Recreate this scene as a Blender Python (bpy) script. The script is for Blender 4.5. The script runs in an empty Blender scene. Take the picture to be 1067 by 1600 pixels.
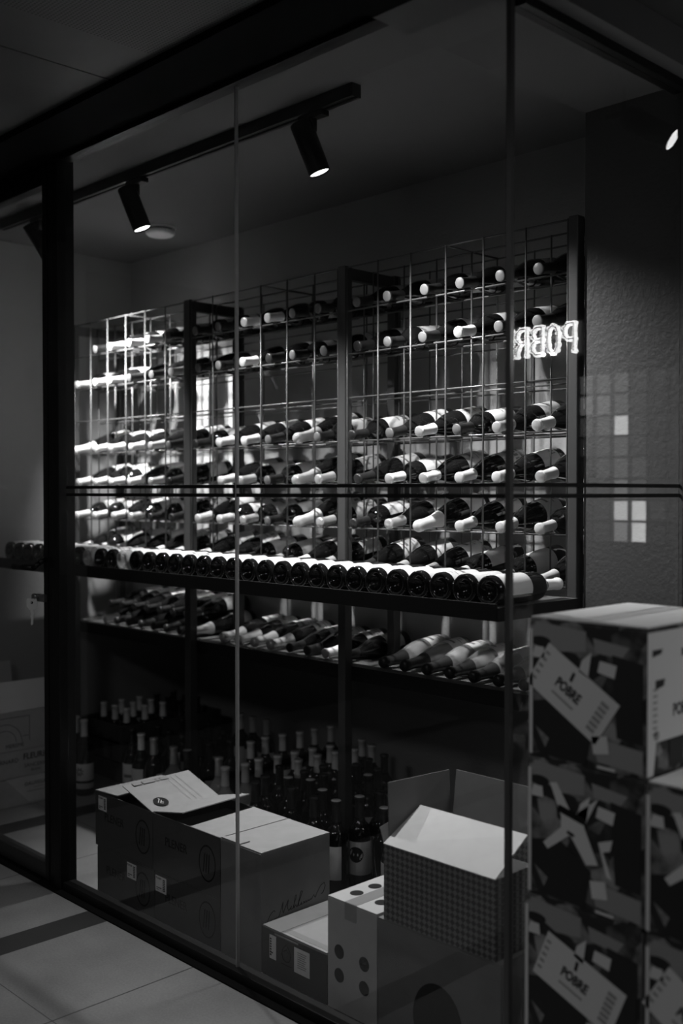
import bpy, bmesh, math, random
from mathutils import Vector, Matrix
random.seed(7)
R = math.radians
SC = bpy.context.scene
C = SC.collection

# ------------------------------------------------------------------ camera, world, lights, exposure
CAMZ = 1.27
cd = bpy.data.cameras.new('camera'); cam = bpy.data.objects.new('camera', cd); C.objects.link(cam)
cd.sensor_fit = 'VERTICAL'; cd.sensor_height = 36; cd.lens = 36 * 1661 / 1600
cd.clip_start = .02
cd.dof.use_dof = True; cd.dof.focus_distance = 2.95; cd.dof.aperture_fstop = 2.0
_p = R(1.07)
_f = Vector((-.717 * math.cos(_p), .697 * math.cos(_p), -math.sin(_p))).normalized()
_r = _f.cross(Vector((0, 0, 1))).normalized(); _u = _r.cross(_f)
M = Matrix((_r, _u, -_f)).transposed().to_4x4(); M.translation = (0, 0, CAMZ)
cam.matrix_world = M
SC.camera = cam
w = bpy.data.worlds.new('dim_room'); SC.world = w; w.use_nodes = True
w.node_tree.nodes['Background'].inputs[0].default_value = (.5, .5, .5, 1)
w.node_tree.nodes['Background'].inputs[1].default_value = .003
SC.view_settings.view_transform = 'Standard'; SC.view_settings.look = 'None'
SC.view_settings.exposure = 0; SC.view_settings.gamma = 1; SC.view_settings.use_curve_mapping = False
SC.render.film_transparent = False

SPOT_W = {'a': 135, 'b': 125, 'c': 250}      # the track lamps, watts
def area(name, loc, size, power, rot=(0, 0, 0), spread=180):
    l = bpy.data.lights.new(name, 'AREA'); l.size = size; l.energy = power; l.spread = R(spread)
    o = bpy.data.objects.new(name, l); o.location = loc; o.rotation_euler = rot; C.objects.link(o); return o
area('corridor_fill_left', (-2.3, -.6, 2.30), .4, 8)  # added unseen fill for floor and cartons, placed clear of the glass reflections
area('corridor_fill_middle', (-1.1, .35, 2.30), .4, 3.6)  # second added fill, split off to keep the printed carton fronts lit
area('corridor_fill_far', (.9, 2.6, 2.2), .5, 22)  # unseen fill added for the printed cartons' right sides, set back off the pier

# ------------------------------------------------------------------ materials
MATS = {}
def nd(nt, t, **k):
    n = nt.nodes.new(t)
    for a, b in k.items(): setattr(n, a, b)
    return n
def mat(name, g, rough=.6, metal=0, spec=.5, bump=None, vary=0, vscale=8, emit=0, coat=0):
    if name in MATS: return MATS[name]
    m = bpy.data.materials.new(name); m.use_nodes = True; nt = m.node_tree; b = nt.nodes['Principled BSDF']
    b.inputs['Base Color'].default_value = (g, g, g, 1)
    b.inputs['Roughness'].default_value = rough; b.inputs['Metallic'].default_value = metal
    b.inputs['Specular IOR Level'].default_value = spec
    b.inputs['Coat Weight'].default_value = coat
    if emit:
        b.inputs['Emission Color'].default_value = (1, 1, 1, 1); b.inputs['Emission Strength'].default_value = emit
    tc = nd(nt, 'ShaderNodeTexCoord')
    if vary:
        n = nd(nt, 'ShaderNodeTexNoise'); n.inputs['Scale'].default_value = vscale; n.inputs['Detail'].default_value = 6
        nt.links.new(tc.outputs['Object'], n.inputs['Vector'])
        r = nd(nt, 'ShaderNodeMapRange'); r.inputs[1].default_value = .3; r.inputs[2].default_value = .7
        r.inputs[3].default_value = g * (1 - vary); r.inputs[4].default_value = g * (1 + vary)
        nt.links.new(n.outputs[0], r.inputs[0]); nt.links.new(r.outputs[0], b.inputs['Base Color'])
    if bump:
        n = nd(nt, 'ShaderNodeTexNoise'); n.inputs['Scale'].default_value = bump[0]; n.inputs['Detail'].default_value = 3
        nt.links.new(tc.outputs['Object'], n.inputs['Vector'])
        bp = nd(nt, 'ShaderNodeBump'); bp.inputs['Strength'].default_value = bump[1]; bp.inputs['Distance'].default_value = .003
        nt.links.new(n.outputs[0], bp.inputs['Height']); nt.links.new(bp.outputs[0], b.inputs['Normal'])
    MATS[name] = m; return m

def glass(name, tint=1.0, base=.04, milky=0.0, grey=.5):
    if name in MATS: return MATS[name]
    m = bpy.data.materials.new(name); m.use_nodes = True; nt = m.node_tree; nt.nodes.clear()
    out = nd(nt, 'ShaderNodeOutputMaterial'); tr = nd(nt, 'ShaderNodeBsdfTransparent'); gl = nd(nt, 'ShaderNodeBsdfGlossy')
    tr.inputs[0].default_value = (tint, tint, tint, 1); gl.inputs['Roughness'].default_value = .0 if not milky else .04
    lw = nd(nt, 'ShaderNodeLayerWeight'); p = nd(nt, 'ShaderNodeMath', operation='POWER'); p.inputs[1].default_value = 5
    mr = nd(nt, 'ShaderNodeMapRange'); mr.inputs[3].default_value = base; mr.inputs[4].default_value = 1
    nt.links.new(lw.outputs['Facing'], p.inputs[0]); nt.links.new(p.outputs[0], mr.inputs[0])
    mx = nd(nt, 'ShaderNodeMixShader'); nt.links.new(mr.outputs[0], mx.inputs[0]); nt.links.new(gl.outputs[0], mx.inputs[2])
    if milky:
        df = nd(nt, 'ShaderNodeBsdfDiffuse'); df.inputs[0].default_value = (grey, grey, grey, 1)
        m2 = nd(nt, 'ShaderNodeMixShader'); m2.inputs[0].default_value = milky
        nt.links.new(tr.outputs[0], m2.inputs[1]); nt.links.new(df.outputs[0], m2.inputs[2]); nt.links.new(m2.outputs[0], mx.inputs[1])
    else: nt.links.new(tr.outputs[0], mx.inputs[1])
    nt.links.new(mx.outputs[0], out.inputs[0]); MATS[name] = m; return m

def floor_mat():
    m = mat('floor_tiles', .2, .45, vary=.001)
    nt = m.node_tree; b = nt.nodes['Principled BSDF']
    for l in list(b.inputs['Base Color'].links): nt.links.remove(l)
    tc = nd(nt, 'ShaderNodeTexCoord'); s = nd(nt, 'ShaderNodeSeparateXYZ'); nt.links.new(tc.outputs['Object'], s.inputs[0])
    def mth(op, a, b_=None):
        n = nd(nt, 'ShaderNodeMath', operation=op)
        for i, v in enumerate((a, b_)):
            if v is None: continue
            if isinstance(v, (int, float)): n.inputs[i].default_value = v
            else: nt.links.new(v, n.inputs[i])
        return n.outputs[0]
    fx = mth('FRACT', mth('ADD', mth('DIVIDE', mth('ADD', s.outputs[0], 2.832), .965), 20))
    band = mth('LESS_THAN', fx, .112)
    jx = mth('LESS_THAN', mth('ABSOLUTE', mth('SUBTRACT', fx, .553)), .0022)
    fy = mth('FRACT', mth('ADD', mth('DIVIDE', mth('SUBTRACT', s.outputs[1], 1.264), .85), 20))
    jy = mth('LESS_THAN', mth('ABSOLUTE', mth('SUBTRACT', fy, .0)), .0025)
    dark = mth('MINIMUM', mth('ADD', mth('ADD', mth('MULTIPLY', band, .82), mth('MULTIPLY', jx, .8)), mth('MULTIPLY', jy, .8)), .85)
    n1 = nd(nt, 'ShaderNodeTexNoise'); n1.inputs['Scale'].default_value = 5; n1.inputs['Detail'].default_value = 8
    n2 = nd(nt, 'ShaderNodeTexNoise'); n2.inputs['Scale'].default_value = 160
    nt.links.new(tc.outputs['Object'], n1.inputs[0]); nt.links.new(tc.outputs['Object'], n2.inputs[0])
    g = mth('ADD', mth('MULTIPLY', n1.outputs[0], .22), mth('ADD', mth('MULTIPLY', n2.outputs[0], .12), .1))
    col = mth('MULTIPLY', g, mth('SUBTRACT', 1, dark))
    nt.links.new(col, b.inputs['Base Color'])
    return m

def perforated_mat():
    m = mat('perforated_ceiling', .1, .6, vary=.01); nt = m.node_tree; b = nt.nodes['Principled BSDF']
    for l in list(b.inputs['Base Color'].links): nt.links.remove(l)
    tc = nd(nt, 'ShaderNodeTexCoord'); v = nd(nt, 'ShaderNodeTexVoronoi'); v.inputs['Scale'].default_value = 106.3; v.inputs['Randomness'].default_value = 0
    nt.links.new(tc.outputs['Object'], v.inputs['Vector'])
    r = nd(nt, 'ShaderNodeMapRange'); r.inputs[1].default_value = .25; r.inputs[2].default_value = .45; r.inputs[3].default_value = .012; r.inputs[4].default_value = .14
    nt.links.new(v.outputs['Distance'], r.inputs[0]); nt.links.new(r.outputs[0], b.inputs['Base Color']); return m

def weave_mat():
    m = mat('cube_pattern_card', .1, .6, vary=.01); nt = m.node_tree; b = nt.nodes['Principled BSDF']
    for l in list(b.inputs['Base Color'].links): nt.links.remove(l)
    tc = nd(nt, 'ShaderNodeTexCoord'); mp = nd(nt, 'ShaderNodeMapping'); mp.inputs['Rotation'].default_value = (0, R(45), R(0)); mp.inputs['Scale'].default_value = (95, 95, 95)
    nt.links.new(tc.outputs['Object'], mp.inputs[0]); v = nd(nt, 'ShaderNodeTexChecker'); v.inputs['Scale'].default_value = 1
    v.inputs[1].default_value = (.14, .14, .14, 1); v.inputs[2].default_value = (.035, .035, .035, 1)
    nt.links.new(mp.outputs[0], v.inputs[0]); nt.links.new(v.outputs[0], b.inputs['Base Color']); return m

def collage_mat():
    m = mat('printed_collage', .1, .55, vary=.01); nt = m.node_tree; b = nt.nodes['Principled BSDF']
    for l in list(b.inputs['Base Color'].links): nt.links.remove(l)
    tc = nd(nt, 'ShaderNodeTexCoord'); v = nd(nt, 'ShaderNodeTexVoronoi'); v.inputs['Scale'].default_value = 24
    n = nd(nt, 'ShaderNodeTexNoise'); n.inputs['Scale'].default_value = 26; n.inputs['Detail'].default_value = 4
    nt.links.new(tc.outputs['Object'], v.inputs['Vector']); nt.links.new(tc.outputs['Object'], n.inputs['Vector'])
    mu = nd(nt, 'ShaderNodeMath', operation='MULTIPLY'); nt.links.new(v.outputs['Color'], mu.inputs[0]); nt.links.new(n.outputs[0], mu.inputs[1])
    r = nd(nt, 'ShaderNodeMapRange'); r.inputs[1].default_value = .18; r.inputs[2].default_value = .5; r.inputs[3].default_value = .015; r.inputs[4].default_value = .3
    nt.links.new(mu.outputs[0], r.inputs[0]); nt.links.new(r.outputs[0], b.inputs['Base Color']); return m

BLACK = mat('black_powder_coat', .009, .42, spec=.3)
WIRE = mat('steel_wire', .09, .3, metal=0.0, spec=.6)
POST = mat('rack_post_steel', .05, .4)
SHELF = mat('shelf_steel', .10, .4, vary=.2)
LIP = mat('black_shelf_lip', .010, .4, spec=.2)
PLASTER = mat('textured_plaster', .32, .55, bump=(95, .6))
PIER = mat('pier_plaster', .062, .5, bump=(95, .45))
PLASTER_L = mat('side_plaster', .30, .6, bump=(95, .3))
CEIL = mat('painted_ceiling', .13, .8, vary=.05, vscale=3)
CEIL_D = mat('darker_ceiling', .07, .8)
CEIL_S = mat('soffit_paint', .12, .8)
OUTCEIL = mat('corridor_ceiling_board', .10, .5, vary=.12, vscale=4)
HEADER = mat('black_header', .006, .9, spec=.1)
DARKWALL = mat('dark_wall', .03, .7)
WINGLASS = glass('window_glass')
BOTTLE = mat('dark_bottle_glass', .008, .05, spec=.6)
CLEARB = glass('clear_bottle_glass', .80, .06, milky=.28, grey=.8)
PAPER = mat('label_paper', .62, .7, vary=.05, vscale=40)
PAPER2 = mat('grey_label_paper', .42, .7, vary=.08, vscale=40)
INK = mat('black_ink', .015, .8, spec=.1)
INK2 = mat('grey_ink', .16, .6)
CAPW = mat('white_wax', .58, .45)
CAPG = mat('grey_foil', .85, .4)
CAPL = mat('silver_foil', .6, .3, metal=.5)
CAPT = mat('dull_foil_tip', .14, .4)
CAPB = mat('bright_tip', .6, .4)
CAPD = mat('black_foil', .02, .35)
CARD_D = mat('dark_brown_card', .03, .75, vary=.12, vscale=20)
CARD_G = mat('grey_card', .11, .75, vary=.08, vscale=20)
CARD_T = mat('kraft_card', .20, .8, vary=.06, vscale=30)
CARD_W = mat('white_card', .34, .6, vary=.04, vscale=30)
CARD_L = mat('light_kraft_card', .45, .75, vary=.08, vscale=20); CARD_K = mat('pale_flap_card', .75, .7); PR2 = mat('faded_print', .08, .8)
TAPE = mat('clear_tape', .2, .25)
WOOD = mat('dark_crate_wood', .05, .7, vary=.4, vscale=12)
CHROME = mat('bright_metal', .8, .35, metal=.2)
DETECT = mat('white_plastic', .9, .5)
LENS = mat('lamp_lens', .9, .3, emit=6)
NEON = mat('neon_tube', .9, .3, emit=9)
FLOOR = floor_mat(); PERF = perforated_mat(); WEAVE = weave_mat(); COLLAGE = collage_mat()

# ------------------------------------------------------------------ mesh helpers
class MB:
    def __init__(s): s.bm = bmesh.new()
    def box(s, x0, x1, y0, y1, z0, z1, M=None):
        v = [s.bm.verts.new(Vector(p) if M is None else M @ Vector(p)) for p in
             ((x0, y0, z0), (x1, y0, z0), (x1, y1, z0), (x0, y1, z0), (x0, y0, z1), (x1, y0, z1), (x1, y1, z1), (x0, y1, z1))]
        for f in ((3, 2, 1, 0), (4, 5, 6, 7), (0, 1, 5, 4), (1, 2, 6, 5), (2, 3, 7, 6), (3, 0, 4, 7)): s.bm.faces.new([v[i] for i in f])
        return s
    def slab(s, pts, t):                     # a bent-out panel: polygon with thickness t along its normal
        P = [Vector(p) for p in pts]; n = (P[1] - P[0]).cross(P[2] - P[0]).normalized() * t
        a = [s.bm.verts.new(p) for p in P]; b = [s.bm.verts.new(p + n) for p in P]; k = len(P)
        s.bm.faces.new(a[::-1]); s.bm.faces.new(b)
        for i in range(k): s.bm.faces.new((a[i], a[(i + 1) % k], b[(i + 1) % k], b[i]))
        return s
    def rod(s, p0, p1, r, n=8, r1=None):
        p0, p1 = Vector(p0), Vector(p1); r1 = r if r1 is None else r1
        q = (p1 - p0).to_track_quat('Z', 'Y'); A = []; B = []
        for i in range(n):
            a = 2 * math.pi * (i + .5) / n; c = Vector((math.cos(a), math.sin(a), 0))
            A.append(s.bm.verts.new(p0 + q @ (c * r))); B.append(s.bm.verts.new(p1 + q @ (c * r1)))
        for i in range(n):
            f = s.bm.faces.new((A[i], A[(i + 1) % n], B[(i + 1) % n], B[i])); f.smooth = True
        s.bm.faces.new(A[::-1]); s.bm.faces.new(B); return s
    def path(s, pts, r, n=8):
        for a, b in zip(pts, pts[1:]): s.rod(a, b, r, n)
        return s
    def lathe(s, prof, n=24, a0=0, a1=2 * math.pi, M=None):
        full = abs(a1 - a0 - 2 * math.pi) < 1e-6; k = n if full else n + 1; rings = []
        for (r, z) in prof:
            if r < 1e-6:
                p = Vector((0, 0, z)); rings.append([s.bm.verts.new(M @ p if M else p)]); continue
            ring = []
            for i in range(k):
                a = a0 + (a1 - a0) * i / n; p = Vector((r * math.cos(a), r * math.sin(a), z)); ring.append(s.bm.verts.new(M @ p if M else p))
            rings.append(ring)
        for A, B in zip(rings, rings[1:]):
            for i in range(n):
                j = (i + 1) % k
                if len(A) == 1 and len(B) == 1: continue
                vs = [A[0], B[j], B[i]] if len(A) == 1 else ([A[i], A[j], B[0]] if len(B) == 1 else [A[i], A[j], B[j], B[i]])
                f = s.bm.faces.new(vs); f.smooth = True
        return s
    def disc(s, M, rx, ry, t=.0006, n=28):
        a = [s.bm.verts.new(M @ Vector((rx * math.cos(2 * math.pi * i / n), ry * math.sin(2 * math.pi * i / n), 0))) for i in range(n)]
        b = [s.bm.verts.new(M @ Vector((rx * math.cos(2 * math.pi * i / n), ry * math.sin(2 * math.pi * i / n), t))) for i in range(n)]
        s.bm.faces.new(b); s.bm.faces.new(a[::-1])
        for i in range(n): s.bm.faces.new((a[i], a[(i + 1) % n], b[(i + 1) % n], b[i]))
        return s
    def poly(s, M, pts, t=.0006):
        k = len(pts); a = [s.bm.verts.new(M @ Vector((x, y, 0))) for x, y in pts]; b = [s.bm.verts.new(M @ Vector((x, y, t))) for x, y in pts]
        s.bm.faces.new(b); s.bm.faces.new(a[::-1])
        for i in range(k): s.bm.faces.new((a[i], a[(i + 1) % k], b[(i + 1) % k], b[i]))
        return s
    def text(s, body, size, M, sx=1.0, ext=.0004, outline=0, offset=0, spacing=1.0):
        cu = bpy.data.curves.new('lettering', 'FONT'); cu.body = body; cu.size = size; cu.align_x = 'CENTER'; cu.align_y = 'CENTER'
        cu.space_character = spacing; cu.resolution_u = 3
        if outline: cu.fill_mode = 'NONE'; cu.bevel_depth = outline; cu.bevel_resolution = 1
        else: cu.extrude = ext
        cu.offset = offset
        o = bpy.data.objects.new('lettering', cu); C.objects.link(o)
        dg = bpy.context.evaluated_depsgraph_get(); me = bpy.data.meshes.new_from_object(o.evaluated_get(dg))
        me.transform(M @ Matrix.Diagonal((sx, 1, 1, 1))); s.bm.from_mesh(me)
        bpy.data.objects.remove(o); bpy.data.curves.remove(cu); bpy.data.meshes.remove(me); return s
    def build(s, name, m, parent=None, bevel=0, world=True):
        me = bpy.data.meshes.new(name)
        if not s.bm.faces: raise RuntimeError(name)
        bmesh.ops.recalc_face_normals(s.bm, faces=s.bm.faces)
        s.bm.to_mesh(me); s.bm.free()
        for mm in (m if isinstance(m, (list, tuple)) else [m]): me.materials.append(mm)
        o = bpy.data.objects.new(name, me); C.objects.link(o)
        if parent is not None:
            if world: me.transform(Matrix.Translation(-WL(parent)))
            o.parent = parent
        if bevel:
            b = o.modifiers.new('bevel', 'BEVEL'); b.width = bevel; b.segments = 2; b.limit_method = 'ANGLE'
        return o
def WL(o):
    v = Vector(o.location); p = o.parent
    while p: v += Vector(p.location); p = p.parent
    return v
def recenter(o):                             # put a single mesh thing's origin at its base
    me = o.data; xs = [v.co for v in me.vertices]
    c = Vector((sum(v.x for v in xs) / len(xs), sum(v.y for v in xs) / len(xs), min(v.z for v in xs)))
    me.transform(Matrix.Translation(-c)); o.location = c; return o
def tag(o, label, cat, group=None, kind=None):
    o['label'] = label; o['category'] = cat
    if group: o['group'] = group
    if kind: o['kind'] = kind
    return o
def thing(name, label, cat, loc=(0, 0, 0), group=None):
    o = bpy.data.objects.new(name, None); o.empty_display_size = .05; o.location = loc; C.objects.link(o)
    return tag(o, label, cat, group)
def struct(name, mb, m, label, cat, **k):
    o = mb.build(name, m, **k); return tag(o, label, cat, kind='structure')
def face_y(x, y, z): return Matrix.Translation((x, y, z)) @ Matrix.Rotation(R(90), 4, 'X')          # facing -Y
def face_x(x, y, z): return Matrix.Translation((x, y, z)) @ Matrix.Rotation(R(90), 4, 'Z') @ Matrix.Rotation(R(90), 4, 'X')   # facing +X
def ray(px, py, drop=None, d=None):          # back-project a reference point at a given drop below eye level
    u = (px - 533.5) / 1661
    if d is None: d = drop * 1661 / (py - 769)
    return d * (-.717 + .697 * u), d * (.697 + .717 * u)
ONES = ['', 'first', 'second', 'third', 'fourth', 'fifth', 'sixth', 'seventh', 'eighth', 'ninth', 'tenth', 'eleventh', 'twelfth',
        'thirteenth', 'fourteenth', 'fifteenth', 'sixteenth', 'seventeenth', 'eighteenth', 'nineteenth']
def ordw(n):
    if n < 20: return ONES[n]
    t = {2: 'twent', 3: 'thirt', 4: 'fort'}[n // 10]
    return t + 'ieth' if n % 10 == 0 else t + 'y-' + ONES[n % 10]

# ------------------------------------------------------------------ measures
YG, YR, YW, YP = 1.73, 2.405, 2.80, 2.416
CEILZ = 2.35; TOPZ = CAMZ + .724; H = .14
XL, XC, XP = -4.31, -1.296, -1.567          # left wall, glass corner, pillar edge
def zk(k): return TOPZ - H * k

# ------------------------------------------------------------------ the room
fl = MB().box(-4.6, 3.0, -1.2, 4.6, -.06, 0); struct('floor', fl, FLOOR, 'grey square floor tiles with dark strips between them', 'floor')
mb = MB().box(XL, XC, YG, YW, CEILZ, CEILZ + .06); struct('ceiling', mb, CEIL, 'smooth grey ceiling above the wine rack', 'ceiling')
SOF = CAMZ + .995
mb = MB().box(XP, XC + .06, 1.615, YP + .6, SOF, CEILZ - .001)
struct('ceiling', mb, CEIL_S, 'dropped darker soffit between the rack niche and the glass corner', 'ceiling')
mb = MB().box(-4.6, -2.437, -1.2, 1.52, CEILZ, CEILZ + .06).box(-2.431, -2.226, -1.2, 1.52, CEILZ, CEILZ + .06)
struct('ceiling', mb, OUTCEIL, 'smooth corridor ceiling boards outside the glass', 'ceiling')
mb = MB().box(-2.226, -1.0, -1.2, 1.52, CEILZ, CEILZ + .06); struct('ceiling', mb, PERF, 'perforated corridor ceiling panel outside the glass', 'ceiling')
mb = MB().box(-1.0, 3.0, -1.2, 4.6, CEILZ, CEILZ + .06).box(XC, -1.0, 1.52, 4.6, CEILZ, CEILZ + .06)
struct('ceiling', mb, CEIL_D, 'dark ceiling right of the glass corner', 'ceiling')
mb = MB().box(-4.6, XP, 1.52, YG, CEILZ - .02, CEILZ + .05).box(XP, -1.0, 1.45, 1.6145, CAMZ + .995, CEILZ + .05); struct('trim_1', mb, HEADER, 'black ceiling header along the top of the glass', 'header')
mb = MB().box(XL, XP, YW, YW + .08, .664, CEILZ).box(XL, XP, 3.17, 3.25, 0, .62).box(XL, XP, YW, 3.25, .62, .664)
struct('wall_back', mb, PLASTER, 'rough plastered wall behind the wine rack', 'wall')
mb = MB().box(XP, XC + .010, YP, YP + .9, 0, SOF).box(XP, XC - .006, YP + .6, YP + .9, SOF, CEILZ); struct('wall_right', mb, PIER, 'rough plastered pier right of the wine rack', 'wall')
mb = MB().box(XL - .08, XL, .9, 3.25, 0, CEILZ); struct('wall_left', mb, PLASTER_L, 'plain grey end wall left of the wine rack', 'wall')
mb = MB().box(-1.3, 3.0, 4.5, 4.6, 0, CEILZ).box(XC - .01, XC + .05, YP + .9, 4.5, 0, CEILZ)
struct('wall_far', mb, DARKWALL, 'dark wall of the room across from the glass corner', 'wall')
mb = MB().box(-4.6, 3, -1.25, -1.2, 0, CEILZ).box(3, 3.05, -1.2, 4.6, 0, CEILZ); struct('wall_near', mb, DARKWALL, 'dark walls behind the viewer', 'wall')

# the fixed front glazing, its frame, the stripes on it
win = bpy.data.objects.new('window_1', None); win.location = (-2.1, YG, 0); C.objects.link(win)
tag(win, 'tall fixed glass front with thin black frame and two black stripes', 'window', kind='structure')
for x0, x1 in ((-3.030, -2.172), (-2.166, XC - .006)):
    MB().box(x0, x1, YG - .001, YG + .001, .028, CEILZ - .035).build('glass_pane', WINGLASS, win)
MB().box(-2.1712, -2.1672, YG - .005, YG + .005, .028, CEILZ - .035).build('glass_joint', mat('silicone_joint', .35, .3), win)
MB().box(-3.030, XC, YG - .022, YG + .022, CEILZ - .035, CEILZ - .021).build('top_rail', BLACK, win, bevel=.002)
MB().box(-3.030, XC, YG - .022, YG + .022, .004, .028).build('bottom_rail', BLACK, win, bevel=.002)
mb = MB().box(-3.070, -3.032, YG - .03, YG + .03, 0, CEILZ - .021).box(-3.110, -3.073, YG - .022, YG + .03, 0, CEILZ - .021)
mb.build('post', BLACK, win, bevel=.003)
for z in (1.285, 1.262):
    MB().box(-3.03, XC - .006, YG - .0032, YG - .0012, z - .0045, z + .0045).build('stripe', INK, win)
MB().box(-4.4, XC + .02, YG - .05, YG + .05, 0, .004).build('threshold', HEADER, win)
# side glazing
sw = bpy.data.objects.new('window_2', None); sw.location = (XC, 2.2, 0); C.objects.link(sw)
tag(sw, 'side glass panel running back from the glass corner', 'window', kind='structure')
MB().box(XC - .0007, XC + .0007, YG + .006, YP, .028, SOF - .02).build('glass_pane', WINGLASS, sw)
MB().box(XC - .006, XC + .006, YG - .006, YG + .006, .028, CEILZ - .035).build('corner_joint', mat('dark_joint', .07, .25), sw)
MB().box(XC - .02, XC + .02, YG + .023, YP, SOF - .02, SOF - .0005).build('top_rail', BLACK, sw)
MB().box(XC - .022, XC + .022, YG + .022, YP, 0.004, .028).build('bottom_rail', BLACK, sw)
for z in (1.285, 1.262):
    MB().box(XC + .001, XC + .003, YG + .006, YP, z - .0045, z + .0045).build('stripe', INK, sw)

# the glass door on the left
dr = bpy.data.objects.new('door_1', None); dr.location = (-3.5, YG, 0); C.objects.link(dr)
tag(dr, 'black framed glass door left of the fixed front', 'door', kind='structure')
MB().box(-3.139, -3.113, YG - .025, YG + .025, .008, CEILZ - .03).build('stile', BLACK, dr, bevel=.003)
MB().box(-4.05, -3.140, YG - .02, YG + .02, .008, .06).build('bottom_rail', mat('dark_anodised', .03, .35), dr, bevel=.004)
MB().box(-4.05, -3.140, YG - .02, YG + .02, CEILZ - .09, CEILZ - .03).build('top_rail', BLACK, dr, bevel=.003)
MB().box(-4.05, -3.140, YG - .001, YG + .001, .06, CEILZ - .09).build('glass_pane', WINGLASS, dr)
MB().box(-4.15, -4.05, YG - .025, YG + .025, .008, CEILZ - .03).build('stile', BLACK, dr, bevel=.003)
hz = 1.026
hd = MB().path([(-3.12, YG - .025, hz + .03), (-3.12, YG - .05, hz + .016), (-3.135, YG - .062, hz)], .008).rod((-3.135, YG - .062, hz), (-3.27, YG - .062, hz - .002), .0095, 12)
hd.build('handle', BLACK, dr)
MB().box(-3.18, -3.118, YG - .034, YG - .025, .915, .94).rod((-3.165, YG - .03, .93), (-3.165, YG - .048, .93), .011, 14).build('lock', mat('lock_steel', .3, .3, metal=.8), dr)
kx, ky, kz = -3.165, YG - .052, .905
KM = Matrix.Translation((kx, ky, kz)) @ Matrix.Rotation(R(45), 4, 'Z') @ Matrix.Rotation(R(90), 4, 'X') @ Matrix.Scale(1.25, 4)
k = MB().poly(KM, [(-.012, .016), (.012, .016), (.014, .008), (.013, -.004), (.006, -.013), (-.006, -.013), (-.013, -.004), (-.014, .008)], .002)
k.poly(KM, [(-.004, -.012), (.004, -.012), (.0045, -.02), (.003, -.05), (-.001, -.053), (-.003, -.05), (-.002, -.036), (-.004, -.03), (-.002, -.024)], .002)
k.rod((kx, ky + .002, kz + .02), (kx, ky - .004, kz + .006), .002)
kt = tag(recenter(k.build('key', CHROME)), 'small bright key hanging in the door lock', 'key')
MB().disc(KM @ Matrix.Translation((0, .006, .0022)), .0035, .0035, .0004, 14).build('bow_hole', INK, kt)

# ------------------------------------------------------------------ wine rack
BAYS = [([-4.150, -4.014, -3.881, -3.743, -3.603, -3.463, -3.338], 'left bay'),
        ([-3.292, -3.160, -3.022, -2.883, -2.743, -2.604, -2.493], 'middle bay'),
        ([-2.450, -2.313, -2.176, -2.037, -1.897, -1.750, -1.614], 'right bay')]
rack = thing('wine_rack', 'tall black wire wine rack of three bays standing against the wall', 'wine rack', (-2.88, 2.53, 0))
PX = [(-4.185, -4.155), (-3.333, -3.297), (-2.488, -2.455), (-1.609, -1.580)]
for a, b in PX:
    MB().box(a, b, YR - .003, YR + .03, 0, TOPZ + .006).build('post', POST, rack, bevel=.002)
    MB().box(a, b, 2.635, 2.668, .7005, TOPZ + .006).build('rear_post', POST, rack, bevel=.002)
    MB().box(a + .004, b - .004, YR + .03, 2.635, TOPZ - .035, TOPZ + .002).build('side_rail', POST, rack)
    MB().box(a + .004, b - .004, YR + .03, 2.635, 1.0, 1.02).build('side_rail', POST, rack)
r = .0027
for cols, nm in BAYS:
    for (y, part) in ((YR + .004, 'front_grid'), (2.53, 'middle_grid'), (2.655, 'rear_grid')):
        g = MB()
        for kk in range(8): g.rod((cols[0] - .006, y + .0035, zk(kk)), (cols[-1] + .006, y + .0035, zk(kk)), r)
        for x in cols: g.rod((x, y - .0015, zk(7)), (x, y - .0015, zk(0) + .002), r)
        g.build(part, WIRE, rack)
    g = MB()
    for x in (cols[3],): g.rod((x, YR, zk(0)), (x, 2.66, zk(0)), .003)
    g.build('brace', WIRE, rack)

# shelf that juts out at the foot of the rack
sh = thing('display_shelf', 'long black steel shelf with a raised lip jutting out below the wire rack', 'shelf', (-2.9, 2.2, .96))
MB().box(-4.2, -1.575, 2.058, YR - .006, .975, .990).build('shelf_board', SHELF, sh)
MB().box(-4.2, -1.575, 2.052, 2.0575, .957, .9995).box(-4.2, -1.575, 2.058, 2.07, .957, .963).build('lip', LIP, sh, bevel=.001)
MB().box(-1.5745, -1.570, 2.052, YR - .006, .957, .990).build('end_plate', LIP, sh)
ls = thing('lower_shelf', 'lower dark shelf under the display shelf, running back to the wall', 'shelf', (-2.9, 2.6, .66))
MB().box(-4.29, -1.58, YR + .032, YW - .002, .665, .70).build('shelf_board', SHELF, ls)
MB().box(-4.29, -1.612, YR + .0302, YR + .0318, .655, .702).build('front_edge', LIP, ls)

# ------------------------------------------------------------------ bottles
def profs(kind):
    punt = [(0, .022), (.012, .019), (.021, .008), (.027, .001)]
    if kind in ('bordeaux', 'shelf'): return punt + [(.034, .0005), (.0375, .005), (.0378, .05), (.0378, .185), (.036, .198), (.029, .211), (.019, .222), (.0148, .236), (.0138, .262), (.0138, .292), (.0158, .293), (.0158, .299), (.0135, .301), (0, .301)]
    if kind == 'burgundy': return punt + [(.037, .0005), (.0405, .006), (.041, .05), (.041, .135), (.0385, .158), (.032, .182), (.023, .207), (.0165, .230), (.0143, .252), (.0138, .288), (.0158, .289), (.0158, .295), (.0135, .297), (0, .297)]
    return punt + [(.038, .0005), (.0435, .008), (.044, .05), (.044, .125), (.041, .150), (.034, .178), (.025, .210), (.018, .238), (.0155, .262), (.0145, .296), (.0165, .298), (.017, .304), (.014, .309), (0, .311)]
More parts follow.
